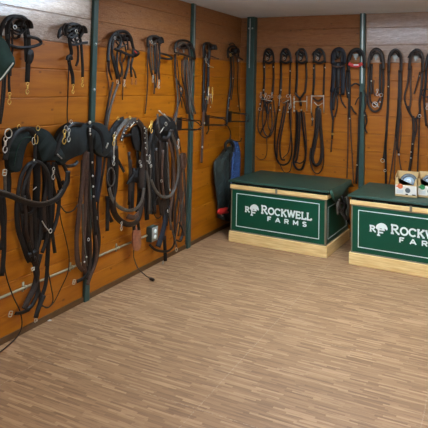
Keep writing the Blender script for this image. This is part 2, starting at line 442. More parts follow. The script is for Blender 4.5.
# --- left wall, upper row
build('L', 'bridle', 'black bridle with a wide noseband loop and two brass snaps, far upper left', 'bridle', GL, (19, 27), '''
s crown_strap black 24 o70-30: 0,44 0.5,32 4,22 10,17 18,16.5 24,20 27,27 27.5,38
s crown_strap black 20 o60-20: 7,40 7,27 11,20 17,16.5 23,17 27.5,21 28,26 26,31
s crown_strap black 18 o45-30: 10,21 13,28 18,31 23,29 24,23
s browband black 18 o40: 1,29 4,26.5 8,26
s browband black 18 o60: 14,27 20,24 26,27
s throatlatch dbrown 14 o20: 12,30 13,37 17,38 20,33
r ring silver 12 o66: 15,27
s cheek_strap black 26: 10,18 8.5,28 8,40 8,52 7,60
s cheek_strap black 30: 26,26 28,36 28.5,50 28,66 27.3,82
s cheek_strap black 16: 23,24 25,38 25.5,54 26,62
s noseband black 20 o30-80: 9,45 17,47.5 26,47.5 35,46 41,43 38,39 31,37 26,36
p blinker black 8 o45: 27,51 32,50 33,56 31,63 27,64
s rein black 16: 8,56 9,70 9,84 9.5,92
s rein black 16: 6,60 5,80 4,95 2,112 0,124
s rein dbrown 12: 4,60 3,78 2,95 0,118
s crown_strap black 16 o66-50: 8,34 9,24 14,18 20,19 25,26 25,36
s crown_strap dbrown 12 o30: 19,20 21,30 19,38
s throatlatch black 12 o56: 11,30 16,34 22,33 26,29
s cheek_strap dbrown 12 o24: 12,38 12.5,50 11,60 10.5,76
n snap brass 34 o40: 9.6,94
n snap brass 34 o40: 27.5,84
''')
build('L', 'saddle_pad', 'green cloth pad with a white piped edge, cut off by the left border', 'pad', None, (-4, 36), '''
p pad_body cloth 22 o70: -14,34 -2,36 4,43 9,53 13,63 7,71 0,79 -14,88
s piping white 8 o96: 13.4,62.8 7,71 0,79.5 -13,88
''')
build('L', 'bridle', 'small knotted black bridle just left of the nearest green post, two brass snaps', 'bridle', GL, (75, 32), '''
s crown_strap black 20 o70-40: 58.5,37 60,30 64,26.5 70,24 76,24
s crown_strap black 24 o62: 66,36 66,28 70,24.5 76,24.5 81,27 82.5,32 80,36.5
s crown_strap black 20 o50: 65,25 69,32 74,36 80,35
s crown_strap black 20 o54: 72,24 75,30 73,37 69,38
s browband black 18 o66: 67,31 73,29 80,31
r ring silver 11 o72: 76.5,31
s cheek_strap black 24: 69,34 70,44 71.5,53 69,58 70,66 72.5,75 73,84
s keeper black 20 o40: 67,60 68,56.5 71,56.5 72,60
s cheek_strap black 20: 79,34 81,44 82,56 82.6,68 82.6,77
s throatlatch dbrown 16: 75,38 78,48 78,60 76,66
s noseband black 18 o30-70: 70,44.5 76,44.5 82,43 88,42.5
s noseband dbrown 12 o24: 58,38 63,34 68,32
c rein black 8: 69,62 68.4,76 67.8,95 67.2,112 67.6,124
s crown_strap dbrown 12 o68: 64,35 63,28 66,23.5 72,26
s crown_strap black 14 o60: 67,37 72,33 78,27 81,29
s crown_strap black 12 o50: 70,38 74,42 79,39
n snap brass 30 o40: 73.2,85.5
n snap brass 30 o40: 82.6,79
''')
build('L', 'bridle', 'full black bridle with a red-lined blinker and long double rein, right of the nearest post', 'bridle', GL, (120, 40), '''
s crown_strap black 24 o70-30: 108,62 108.5,50 110.5,40 115,33.5 121,31.3 127,32.5 131,38 132.5,45 134,50
s crown_strap dbrown 16 o60-20: 112,46 113,38 117,33 123,32 128,35 131,42
s crown_strap black 18 o50: 113,35 118,40 124,38.5 129,38
s crown_strap black 18 o56: 117,32 121,40 119,48 115,50
s throatlatch dbrown 12 o30: 121,38 125,46 126,54 123,62
s browband black 20 o76: 114.5,48.8 121,51.5 128,54.5 134,56.3
p blinker black 10 o60: 132,49 136,50 139,53 137,56 132,57
s blinker_lining red 9 o73: 134.6,51 136.5,53
r ring silver 11 o76: 115,38
s cheek_strap black 22: 113,40 112,50 113,60 115.5,70 117.5,79
s cheek_strap black 18: 118,46 117,58 117,68 118,77
s cheek_strap dbrown 16: 121,50 120,60 122,70 120.5,77
s cheek_strap black 20: 129,56 128,66 124.5,79
s cheek_strap black 18: 133,57 131,66 131.5,77
s strap_end dbrown 14: 131,66 134,71 136,78
s cheek_strap black 14: 109,60 109,70 112,80
s crown_strap black 12 o60: 112,44 116,36 122,35 127,40 128,50
s throatlatch black 12 o50: 116,42 121,47 127,44
s cheek_strap dbrown 12 o30: 114,56 116,66 119,74 120,84
n snap silver 28 o40: 124.6,80
n snap tan 24 o40: 132,79
n snap tan 24 o40: 135.8,79.5
r bit_ring silver 13 o50: 117.6,82
s rein grey 20 o36-30: 118,84 113,98 109,114 105.5,134
s rein dbrown 16 o30: 113,82 109.5,98 106.5,114 103.5,134
s rein brown 9 o12: 107.5,58 107,74 109,88 108,110 105,130
s rein brown 8 o10: 122,62 123,80 122.5,100
''')
build('L', 'bridle', 'narrow dark bridle with a flat noseband loop sticking out to the right', 'bridle', GL, (154, 42), '''
s crown_strap black 22 o64: 148,47 148,39 152,36.3 157,36.6 160,39 160.5,44
s crown_strap dbrown 20 o56: 149,38 153,42 158,41 160,46
s crown_strap grey 16 o66: 151,37 152,43 156,45
r ring silver 12 o72: 151.5,42
s cheek_strap dbrown 18: 149,44 149.3,58 151,70 152.8,77
s cheek_strap grey 14: 151.5,46 152,58 153,70
s cheek_strap black 20: 154.5,44 155,58 155.3,74
s cheek_strap black 18: 159,44 159.6,56 158.8,70 159.5,82
s cheek_strap dbrown 12: 156.8,44 157.3,60 157,72 155.8,88
s noseband black 18 o30-80: 159,53 165,54.5 170,56.5 172,58.6 168,59 160,58
n bit_snap silver 30 o45: 153,76
n bit_snap silver 36 o45: 159,81
s rein dbrown 10 o20: 148,48 147.4,64 147.6,80 146.5,100 145,114
s rein dbrown 12 o24: 154,76 154.5,86 154,94
''')
build('L', 'bridle', 'greyish bridle with many long thin thongs hanging over the second green post', 'bridle', GL, (183, 48), '''
s crown_strap black 22 o70: 175,53 175.5,45 179,41 185,40.5 190,43 193.5,50 195,59
s crown_strap grey 18 o62: 177,47 181,43 186,44 189,50 190,58
s crown_strap dbrown 18 o56: 176,44 180,48 186,48 191,46
s browband dbrown 20 o76: 175.5,52.5 183,54.5 190,57 195,60
r ring silver 12 o80: 176,50.5
s cheek_strap dbrown 20: 175.3,54 175,66 176,78 179.5,85 182.5,90
s rein grey 18: 176,78 177.5,92 177.5,106 175.5,120 172,130
s rein dbrown 12: 183,90 180,100 176,112 171.5,124
s thong grey 22: 184.5,57 184.5,72 185.5,88 188,100 190,113
s thong grey 20: 187,56 188,74 189,92 189.5,108 189,122
s thong grey 18: 190,57 190.5,74 191,90 190.5,106 193,116
s thong grey 16: 192.6,59 192.5,75 191,90 192.5,102 195.5,114
s thong dbrown 12: 182,60 182,76 185,90 186.5,104 188,114
s crown_strap dbrown 10 o66: 178,56 179,48 184,44 189,49 189,58
s thong dbrown 10 o50: 186,60 186,80 188,100 190,118 192,128
s thong black 10 o54: 177,60 178.5,76 180,92 182,108
s thong dbrown 10: 180.5,92 184,102 187,114
r bit_ring silver 13 o60: 181,89
''')
build('L', 'bridle', 'slim straight bridle with two clusters of bright bits, between second post and corner', 'bridle', GL, (209, 49), '''
s crown_strap black 30 o60: 204,58 203.8,48 205,44 209,43.4 212,46
s crown_strap black 26 o52: 208,44 209.5,50 209,60
r ring iron 22 o50: 213,46.5
s cheek_strap black 28: 205,50 204.5,66 204,84 203.5,100 203.3,112
s cheek_strap black 26: 208.6,52 208.4,68 208,84 207,100 205.5,112
r bit_ring silver 22 o60: 206,59
t bit_bar silver 8 o62: 208,66 213.5,67.5
t bit_bar silver 7 o62: 206,62 210,66
n curb_snap brass 40 o62: 209,88
n curb_snap brass 40 o62: 212.5,88.5
r bit_ring silver 20 o60: 211,96
r bit_ring brass 16 o60: 207,98
t bit_bar silver 6 o60: 208,92 212,104
t bit_shank silver 9 o64: 208.5,88 208,104
t bit_shank brass 8 o64: 213,90 212,103
d stud silver 8 o60: 205.5,99 204.5,92 210.5,107 206.5,55 212,97
s rein brown 24 o40: 204,110 203,124 202.5,140 201.8,152 201.5,163
s rein dbrown 18 o36: 205,112 208,122 208.5,130 206.5,134
s noseband iron 10 o40-90: 211,56 216,58 219,58.5
b buckle silver 20 o50: 202.4,147
b buckle silver 16 o50: 204.5,123
''')
build('L', 'bridle', 'dim dark bridle nearest the room corner, above the hanging blankets', 'bridle', GL, (232, 52), '''
s crown_strap black 24 o60: 228,58 228,50 231,46.6 236,47 238,52 238.5,57
s crown_strap black 22 o52: 228,50 232,54 237,53
s crown_strap dbrown 14 o66: 229,45 232,43 235,45
r ring brass 17 o70: 230.6,55
s noseband dbrown 16 o60-90: 232,54 238,57 243,60
s cheek_strap black 24: 230.5,56 231.3,70 230.8,86 228.8,100 227.5,113 226.6,126
s cheek_strap dbrown 14: 233,56 234,70 233,86 231,100
s cheek_strap dbrown 14: 236.5,55 238,66 237.4,84 238.3,98 240,112
d stud silver 7 o60: 233,78.5 229.5,98 228.8,108 238,106
r ring silver 12 o60: 238.6,60.5
s rein dbrown 14: 227,125 230.5,132 230,142
''')
# --- wire racks
def rack(x, y0, y1, label):
    a = onL(x, y0, .0); b = onL(x, y1, .0); yy = a.y
    r = thing('wire_rack', label, 'rack', (0, yy, (a.z+b.z)/2), 'wire harness racks on the left wall')
    bm = BM(); box(bm, (0, yy-.05, b.z-.01), (.005, yy+.05, a.z+.01)); link('wall_plate', bm, 'iron', r, False)
    for z, dz, s, w in ((a.z, -.055, .2, .055), (b.z, .03, .2, .055)):
        bm = BM(); P = [Vector(q) for q in ((.0, yy-w, z), (s*.5, yy-w, z+dz*.2), (s, yy-w*.8, z+dz*.3), (s+.03, yy, z+dz), (s, yy+w*.8, z+dz*.3), (s*.5, yy+w, z+dz*.2), (0, yy+w, z))]
        tube(bm, P, .0045, 6, Vector((0, 0, 1))); link('wire_arm', bm, 'iron', r)
rack(179, 118.5, 129.5, 'black wire rack sticking out beside the second green post')
rack(207, 116, 125, 'black wire rack below the bridle with bright bits')
rack(229.5, 112, 121.5, 'black wire rack nearest the corner, above the blankets')

# --- left wall, lower row: harnesses
build('L', 'driving_harness', 'black driving harness with a green arched saddle pad and wide breast collar, leftmost', 'harness', GH, (28, 140), '''
p saddle_pad felt 38 o70: 2,138 8,131 15,127.5 25,126.5 36,127.5 45,132 52,142 58,151 61.5,158 58,160.5 46,160 38,161 35,152 32,143 28,138.5 24,141 20,152 18,162 16,171 6,170 4,158 2,148
s saddle_strap black 26 o125: 5,160 8,146 14,135 22,129.5 30,130 36,137
s pad_piping cloth 6 o112: 14,166 17,150 23,139 31,137
r terret silver 26 o130: 8.4,133.5
r terret brass 15 o112 : 38,128
r terret brass 13 o112 : 19,127
n snap silver 42 o128: 5.5,139
r terret brass 14 o135: 36.2,139 36.2,134
r terret silver 12 o135: 33.6,141 33.6,137.4
s saddle_strap black 18 o132: 35,141 35,151 35.2,161
d stud silver 7 o136: 34,160 
s tug_loop black 22 o120: 36,161 28,165 22,175 19,188 17.5,199
s tug_loop black 20 o114: 36,161 31,167 26,178 23,190 22,200
s tug_loop black 20 o118: 36,161 43,165 48,175 49.5,188 49,200
s tug_loop black 18 o110: 38,162 45,167 50,179 51.5,192 49,204
s tug_loop dbrown 14 o104: 33,164 29,175 28,190 30,200
s breast_collar black 30 o128: -6,190 2,193 10,195.5 20,199.5 30,203 40,204.5 50,202.5 58,198 63,191 67,181 68,171
s breast_collar_trim grey 9 o134: -6,188 2,191.5 10,193.5 20,197.5 30,200.8 40,202.5 49,200.7 57,196 62,189
b buckle silver 32 o122: 4.6,172.5 9,172.5
s belly_band grey 16 o116: 4.8,176 5,185 5,195
s belly_band black 14 o60: 8,172 14,171 20,168
s trace black 24 o60: 3,196 4.5,214 4,232 4,250 2,276
s trace black 20 o52: 0,196 1,214 3,232 1,250
s trace black 28 o60: 17.5,199 17,214 18.5,230 23,244 27,256 30,262
s trace black 26 o70: 22,200 22.5,216 25,234 30,250 33,262
s trace dbrown 22 o56: 29,204 31,222 31.5,242 33,258
s trace black 28 o66: 34,205 34.5,222 35,240 34,256
s trace black 24 o74: 42,205 42,222 39.5,240 35,252 28,256
s trace dbrown 22 o50: 38,205 38,225 37.5,245 37,262
s trace black 22 o62: 46,203 46.5,222 46,240 42,253
s trace black 20 o76: 22,200 22,211 28,214 33,211 34,205
s trace black 22 o54: 50,203 50,222 48.5,245 47.5,265 45.5,285 40,302 36.5,317
s trace dbrown 16 o48: 44,205 47,224 47.5,245 46,266
s hame_strap black 22 o86: 59,190 59,205 56.5,220 52.5,232
s hame_strap black 20 o80: 52,230 53.5,243 55,253
s hame_strap black 16 o90: 53,162 54,170 58,179 62.5,192
s hame_strap black 20 o84: 60,159 65,168 68.5,178 66,186 62,181
s hame_strap black 24 o74: 48,162 50,176 54,192 58,203
s hame_strap black 24 o68: 55,162 58,176 61,190
s trace soft 40 o44: 36,160 37,180 36,205 37,230
s trace soft 30 o40: 44,160 45,185 43,215 42,240
s trace black 26 o42: 29,168 27,190 27,215 30,240
s trace black 22 o44: 51,165 53,185 53,210 50,235
s trace black 26 o44: 8,168 9,182 8,196
s trace dbrown 22 o88: 45,168 47,185 44,205 45,232
s strap_end dbrown 18 o94: 24,196 26,215 26,230 29,242
t snap_bar silver 7 o96: 42,221 45,226 49,231
r ring silver 13 o96: 50.5,231
t snap_bar silver 6 o130: 57.5,154 61.5,158.5
t snap_bar silver 6 o104: 33,190 36.5,187
n snap silver 36 o100: 53.5,169
s crupper dbrown 32 o46: 33,257 37,272 34,288 28,300 24,309
s crupper black 22 o54: 41,254 37,272 38,290 33,304 27,310
s crupper dbrown 16 o40: 34,258 35,274 39,290 40,302
s strap_end black 20 o50: 30,309 22,312.5 15,313.5
b buckle silver 30 o56: 10.5,314 15,314
b buckle silver 22 o70: 33,269
b buckle silver 24 o58: 36,320
s strap_end black 26 o62: 44,295 39,307 35.5,318
c cord dbrown 7 o40: 59,205 61,220 66,240 69,256 68,272 61,288 54,302 47,308 41,304
c cord dbrown 8 o40: 48,270 51,286 53,300 49,307 42,306
c cord dbrown 8 o40: 4,255 6,275 13,296 20,311 22,324 19,334 12,342,90 0,352,140 -10,358,-999
c cord dbrown 9 o60: 60,205 66,212 73,210.5 79,203
''', base=20, step=1)
build('L', 'driving_harness', 'harness with a dark charcoal arched pad and long brown reins gathered below the nearest post', 'harness', GH, (80, 135), '''
p saddle_pad felt2 36 o70: 50,146 54,135 60,127 68,122.5 76,122 84,123.5 91,122 98,123.5 104,129 107.5,138 108,148 104,155 98,156.5 93,152 89,146 85,147 80,153 72,156 64,160 58,165 54,158
s saddle_strap black 24 o114: 56,156 60,140 66,129 74,124 82,125
s saddle_strap soft 24 o112: 92,126 99,131 103,141 104,153
r terret silver 15 o118: 66,128
n snap brass 44 o122: 64.5,131.5
n snap silver 40 o122: 69,130.5
r terret silver 12 o118: 71,121.8
d stud silver 13 o116: 90,122.5
s back_strap black 24 o118: 89.5,127 90.5,140 91.5,156 92.5,172 93.5,190 94.5,210 96,235
d stud silver 8 o124: 90,129 90,131 90.3,134 92.4,162.5 92.8,176 93.2,186.5 93.6,196.5
t hame_tip silver 12 o118: 108,143 106,148
t snap_bar silver 6 o118: 57,154.5 62,158.5
s girth navy 38 o80: 99,155 98.5,170 97,186 96,202
s girth dbrown 14 o60: 105.5,150 104,166 101,184 98,204 98,226
s trace_loop black 20 o60: 62,162 66,166 74,165 78,161
b buckle silver 26 o100: 96,218.5
s rein brown 26 o70: 85.5,148 84,166 82,190 79,216 76.5,242 77.5,262 83,271
s rein dbrown 26 o62: 83,160 81.5,186 79,212 76.5,238 78,260 80,268
s rein brown 24 o78: 87.5,152 86.5,176 85.5,206 84,236 83.5,262 86,274
s rein dbrown 24 o84: 90,158 89,190 88.5,220 90,246 89.5,266 86.5,279
s rein brown 20 o92: 91,200 93,224 96.5,244 95.5,262 91,275 87.5,285
s rein dbrown 24 o66: 88,170 88,210 87,250 86,272
s rein dbrown 24 o72: 94,206 97.5,226 99,242 96,262 90,277
s rein black 20 o56: 92,210 94,232 94,256 88,280
s rein grey 10 o96: 83,204 82.5,230 85,250 87,266
s rein grey 8 o98: 90.5,170 90.5,200 91.8,222
r ring silver 10 o104: 88.5,239.5
d stud silver 7 o100: 86.5,257 84.5,262
s strap_end black 20 o90: 89,272 84,278 77,281.5
b buckle silver 28 o94: 74,282 78,282
''', base=20, step=1)
build('L', 'driving_harness', 'grey-brown harness with a white-stitched strap and a double curved breast collar', 'harness', GH, (128, 128), '''
s back_band soft 44 o90: 108,158 109,144 112.5,131 118,122.5 124,119.5
s back_band grey 36 o98: 113,150 114,138 119,128 127,121 136,120
s trace black 30 o56: 111,150 110,175 112,200 116,216
s trace soft 30 o52: 115,140 114,165 113,185 114,205
s trace black 26 o50: 138,150 138,170 139,195 137,212
s trace soft 36 o48: 146,150 146,172 146,196 147,220
s trace dbrown 24 o46: 130,160 131,185 130,212
s trace dbrown 24 o44: 107,196 108,212 112,222
s stitched_strap dbrown 26 o108: 121,141 124,132 129,124.5 137,121.3 
d stitching white 5 o113: 121.8,140 122.6,136.5 124,133 126,129.5 128.2,126.5 131,124 134,122.4 137,121.6
t snap_bar silver 9 o112: 130,127.5 133.5,123
s back_band dbrown 40 o92: 137,121 142,127 144,142 143,158 142,172 141,190
p saddle_flap soft 18 o50: 130,131 137,124 142,128 144,140 143,151 138,151 133,147
s inner_strap soft 22 o60: 124,136 133,134.5 141,133
r terret brass 12 o110: 130,117.5
r terret brass 12 o110: 118,118.5
r terret silver 16 o112: 115.5,134
s hame_chain silver 7 o112: 115,137 114,148 113.8,160
n snap brass 38 o116: 114,136
n snap silver 34 o112: 114,157
r trace_ring grey 46 o100: 110.8,177 110.8,168
s shoulder_strap black 26 o84: 110,150 108.6,168 108.5,186 112,203
s shoulder_strap black 24 o76: 116.5,146 117,166 116,186 113,202
s shoulder_strap dbrown 18 o70: 112,160 112.5,180 113,195
s shoulder_strap soft 18 o60: 118,160 121,166 124,172
s breast_collar grey 24 o118: 109,188 112.5,199 119,207 128,210.5 136,208.5 141.5,201 144,188
s breast_collar dbrown 40 o110: 112,198 114,212 120,220.5 129,224.5 137,221 140.5,209 142,198
s breast_collar brown 34 o104: 127,216 134,217.5 140,212
s strap_end black 26 o80: 109.5,196 107.6,212 107.3,231
s trace dbrown 22 o50: 129,152 130,176 129,205
s trace black 22 o58: 133.5,168 133,190 132.5,208
p trace_flap soft 8 o60: 126,184 131,176 137,168 141,172 142,185 134,182
s trace soft 30 o86: 142.5,150 144.5,174 142.5,198
s trace grey 20 o90: 146,128 147,146 146,166 149,190 149,214
s buckle_strap dbrown 14 o110: 144.5,126 145,150 146,170
d stud silver 6 o116: 144.6,128 144.8,133 145,138 145.2,143 145.4,148
b buckle silver 24 o100: 141,166
r ring silver 14 o118: 140,162
n snap silver 30 o120: 121.6,223
s strap_end black 22 o100: 134,222 134,230
s strap_end black 20 o108: 138,221 139,230
p leather_tab tan 16 o70: 132.5,230 138.5,228 139.5,238 139,248 135.5,250.5 132,247
c cord dbrown 8 o80: 133.6,250 134,258,95 138,268,140 145,275,200 150.5,278.6,-999
c cord_end dbrown 24 o0: 150.5,278.6,-999 153.5,280,-999
''', base=20, step=1)
build('L', 'driving_harness', 'crowded brown and black harness with bright hame tips, in front of the second post', 'harness', GH, (163, 128), '''
p saddle_pad soft 26 o24: 148,140 151,127 157,118 164,115.5 171,120 175,129 176,140 170,142 163,141 157,150 151,151
s trace soft 40 o52: 153,130 152,150 152,172 153,196 154,214
s trace dbrown 40 o54: 158,135 157,160 157,185 158,205
s trace black 36 o56: 164,136 166,160 167,190 169,214
s trace dbrown 34 o50: 171,130 173,156 173,190 171,222
s trace soft 26 o44: 147,140 146,165 147,190 148,210
s trace dbrown 22 o70: 161,200 164,220 163,240
s trace brown 18 o98: 163,150 162,175 164,200
s trace grey 14 o100: 167,142 168,165 169,192
t hame_tip silver 9 o118: 159,111 166,117
t hame_tip silver 9 o120: 164,114 170,121
t hame_tip brass 8 o120: 152,122 148,129
n snap brass 46 o122: 151.5,122.5
r terret silver 16 o118: 166,124
t hame_tip silver 8 o124: 160,133 164,127
s collar_strap black 26 o110: 156,123 156.5,132 161,139 167,138.5 171,131
s collar_strap soft 22 o104: 158,117 160,126 165,130 170,128
s back_strap grey 16 o116: 157.5,114 158,124 160,132
s trace dbrown 38 o80: 161,140 160.5,160 161,180 164,200 166.5,214
s trace black 30 o88: 163,140 164,160 165,182 167,204 166,226
s trace brown 22 o96: 168,138 171.5,150 174,168 173,190 170,212 171,230
s trace dbrown 22 o90: 172,130 176,146 179,166 178.5,190 175,214 175,236
s breast_collar grey 22 o104: 170,130 176,146 178.5,165 176.5,183 171,195 163,197 156,191 151,180
s trace black 28 o76: 152,130 149,146 148,166 150,190 150,214
s trace grey 14 o84: 150,150 150.5,170 149,190 148.5,214
s trace dbrown 20 o70: 156,148 157,170 159,195 161,215
s trace dbrown 18 o68: 146.5,130 145,148 146,168 148,184
s chain_strap grey 14 o100: 145.5,128 144.8,140 146,152 147,164
d stud silver 6 o106: 145.6,131 145.2,137 145.4,143 146,149 146.6,155 147,161
n snap silver 34 o108: 149.5,156
b buckle silver 24 o104: 151,166
r ring silver 12 o104: 161.5,181
b buckle silver 18 o108: 170,190 172,188
n snap silver 40 o80: 178.5,140.5
p rolled_thongs brown 26 o50: 179.5,154 183.5,153 184.5,160 183.5,168 179,168 178.5,160
s thong brown 22 o56: 181.5,166 181,182 182.5,200 184,220 184.5,236
s thong brown 16 o60: 180,168 179.5,186 180,204 177,224 174.5,240
s thong grey 12 o64: 183,168 184,190 181.5,210 183,232
s thong dbrown 14 o52: 184,168 185.5,190 185,212 182,234 180,240
s thong dbrown 12 o58: 178,166 178,190 181,212 178,236
s thong dbrown 10 o62: 176,128 179,140 181,152
c loop_strap dbrown 10 o60: 158,196 154,206 155,216 159,218 163,212 163.5,202
c loop_strap dbrown 9 o64: 152,190 150,200 152,210 156,212
s girth navy 42 o84: 167.5,206 166,216 163,231 158,247
s girth black 18 o92: 149.5,244.5 155,249.5 163,251.5 170,250 174.5,242 172,228 168.5,214
s strap_end black 26 o60: 164.5,236 165,250 165.5,261
s strap_end grey 12 o98: 169,208 170,222 174,236 176.5,247
s strap_end dbrown 12 o66: 179,222 183,232 181,241 176,240
r ring silver 16 o96: 176.4,249.5
r ring silver 10 o96: 168,211
b buckle zinc 24 o60: 163,262.5 166,262
''', base=20, step=1)

# --- back wall bridles
def head(x0, x1, y=49, mats=('black', 'dbrown')):
    c = (x0+x1)/2
    return f'''
s crown_strap {mats[0]} 24 o62: {x0},{y+14} {x0+.8},{y+6} {c-2.5},{y+.8} {c+1.5},{y+.4} {x1-1},{y+5} {x1},{y+14}
s crown_strap {mats[1]} 18 o52: {x0+1},{y+4} {c},{y+7} {x1-1},{y+3}
s crown_strap {mats[0]} 16 o56: {c-3},{y+2} {c+1},{y+6} {c-1},{y+12}
s browband {mats[0]} 26 o72: {x0-.6},{y+11.5} {c},{y+14} {x1+.6},{y+11.5}
r ring silver 12 o76: {c-1.5},{y+9.5}
'''
build('B', 'bridle', 'dark bridle on the back wall, first right of the corner post, with coiled thin reins', 'bridle', GB, (269, 54), head(263.5, 274)+'''
s cheek_strap dbrown 24: 264,63 264.3,78 263.5,94
s cheek_strap dbrown 24: 273.3,63 273.6,78 272.5,94
d stud silver 7 o60: 264.2,67 273.4,67
n bit_snap silver 30 o60: 261,93
n bit_snap silver 30 o60: 272,93
r bit_ring silver 17 o60: 260,109
r bit_ring silver 17 o60: 268.5,97
t bit_bar silver 8 o62: 261,99 272,101
n bit_snap silver 34 o64: 265.5,94
d stud silver 9 o60: 260,104 270,108 263.5,90
s curb_strap dbrown 22: 262,96 265,102 270,102 273,96
s curb_strap black 28: 263,98 266,108 268,114
s rein dbrown 14: 262,98 259,114 258,128 262,136 268,137 272,126 271,104
s rein dbrown 14: 265,98 262.5,116 264,132 270,136 275,122 273.5,100
s rein black 14: 268,100 266,120 260,134
s rein dbrown 12: 270,104 268,124 272,134
c rein dbrown 8: 255.5,156 260,159.5 265,158 267,150 266.5,137
''')
build('B', 'bridle', 'dark bridle second from the corner post, its reins in a long narrow loop', 'bridle', GB, (286, 54), head(280.5, 291)+'''
s cheek_strap black 26: 281,63 281,80 280,97
s cheek_strap dbrown 20: 290.5,63 290,80 289.5,96
d stud silver 7 o60: 290,71
r bit_ring silver 18 o60: 279.5,97
r bit_ring silver 18 o60: 288,96
t bit_bar silver 7 o60: 283,103 289,100
n curb_snap silver 30 o60: 289.5,104
t bit_shank silver 8 o62: 280,94 279,106
t bit_shank silver 8 o62: 290.5,94 291,108
d stud silver 9 o60: 279.5,110 288,112 281,90
r curb_ring grey 26 o56: 284,101
s rein black 18: 280,98 277,116 275,134 275,150 278,162 284,165 290,160 292,146 290,122 289,100
s rein dbrown 18: 287,100 284,120 280,142 281,158 285,160
s rein black 16: 284,106 281,124 277.5,142 277,158
s rein dbrown 10: 291,104 291,126 289,150 283,158
s rein dbrown 10: 278,160 284,172 290,171 292,162
''')
build('B', 'bridle', 'dark bridle with a broad H-shaped silver curb bit, third from the corner post', 'bridle', GB, (301, 53), head(296.5, 307)+'''
s cheek_strap black 26: 297,63 297,78 296,93
s cheek_strap dbrown 22: 306,63 306.5,78 305,93
t bit_shank silver 9 o60: 294,96 294,111
t bit_shank silver 9 o60: 306.8,96 306.8,111
t bit_bar silver 12 o62: 294,101.6 307,101.2
d bit_boss silver 11 o64: 294,99 294,103 294,107 301,110 294,111
s curb_strap black 22 o58: 295,93 300,98 305,92
s curb_strap black 26 o50: 300,98 301,106
s rein black 24: 296.5,110 296.5,130 295,150 293.5,162 297,169 302,168.5 305,160 305.5,150 303,128 301.5,110
s rein dbrown 20: 300,112 299.5,136 297.5,156 295,163
s rein dbrown 14: 304,112 306,136 306,156 301,163 295.5,162
s rein black 16: 298,112 297.5,140 294.5,158
''')
build('B', 'bridle', 'dark bridle with a long-shanked silver bit and thick looped reins, above the left trunk end', 'bridle', GB, (318, 53), head(313.5, 325)+'''
s cheek_strap black 24: 314,64 314,80 313,95
s cheek_strap dbrown 20: 324.5,64 324,80 323.5,95
d stud silver 7 o60: 313.5,68 325,67.5
t bit_shank silver 12 o60: 311.6,95 311.2,113
t bit_shank silver 12 o60: 323.6,95 323.8,113
t bit_bar silver 9 o62: 312,96 323.5,96
t bit_bar silver 9 o62: 314,102 318,105.5 322.5,103
s curb_strap dbrown 20 o56: 313,98 318,101 323,98
s rein dbrown 34: 318,106 317.5,126 315,144 312.5,157 315,165 320,162 322,150 320.5,128 319,108
s rein black 24: 316.5,108 315.5,130 312.5,148 311.5,158 314,164
s rein dbrown 12: 310.5,148 310,160 313.5,171 318.5,173.5 323,166 323.5,150 321.5,126 320.5,108
s strap_end black 14: 311.5,112 312.5,120 312,126
r ring silver 10 o60: 312.3,119
''')
build('B', 'bridle', 'thick blue-black bridle with a pale bar across it, left of the red noseband', 'bridle', GB, (338, 54), '''
s crown_strap navy 40 o66: 332.5,64 333,54 336.5,49.5 341,49.5 344,54 344.3,64
s crown_strap black 30 o56: 335,60 335.5,52 339,50 342,54 342,62
s crown_strap black 22 o74: 336,50 338,58 341,51
s browband brown 14 o82: 331.5,65.5 338,67 345,65
s cheek_strap navy 46: 334,62 333.5,76 332,92
s cheek_strap black 46: 338.5,62 338,78 337,94
s cheek_strap navy 44: 343,62 343,78 342.5,95
s cheek_strap black 30: 335,88 334,98 333,110
r halter_ring iron 42 o60: 339,91
s strap_end navy 22: 331.5,92 331,106 333,120
s strap_end dbrown 16: 336.5,94 337.5,104 335,117
s strap_end dbrown 16: 340,94 342,102 346,108
s strap_end dbrown 18: 333.5,116 332.5,128 332,139
b buckle brass 18 o60: 332.8,134
s strap_end brown 14 o20: 331.8,140 331,152
''')
build('B', 'bridle', 'dark bridle with a red and white padded noseband, hanging just left of the narrow post', 'bridle', GB, (356, 56), '''
s crown_strap black 34 o62: 348.5,72 348.3,60 351,52.5 356,49.3 361,51 363.6,57 364,68
s crown_strap soft 20 o54: 350,60 352,53 357,51 361,56
s red_noseband red 34 o80: 348.5,63.5 355.5,66 362.5,63.5
s white_patch white 14 o86: 353.5,65 358.5,65
s cheek_strap black 28: 349,68 349.4,84 349.4,100 349,118
s cheek_strap black 22: 347,70 346.5,84 348,98
s cheek_strap black 30: 362,66 362,80 360.5,96
s rein black 22 o66: 361,92 359.4,116 358.6,140 357.4,164 356.2,184
s browband black 18 o70: 351,86 355.5,83.5 360,85.5
s strap_end dbrown 12: 355,105 357,100 359.5,97
s strap_end black 16: 351,106 353.5,111 356.5,114
s rein brown 12: 348,116 348,136 347.6,158 347,178
s rein brown 12: 350.3,116 351,136 352.4,160 353.6,184
d stud silver 7 o70: 348.7,93 349.6,118.5 357,165 
s strap_end dbrown 14 o66: 364,90 366.5,98 365.5,107 364,113
s strap_end black 16 o64: 365,112 366.8,121 365,128 367,133
d stud silver 7 o74: 364.6,115.5 
''')
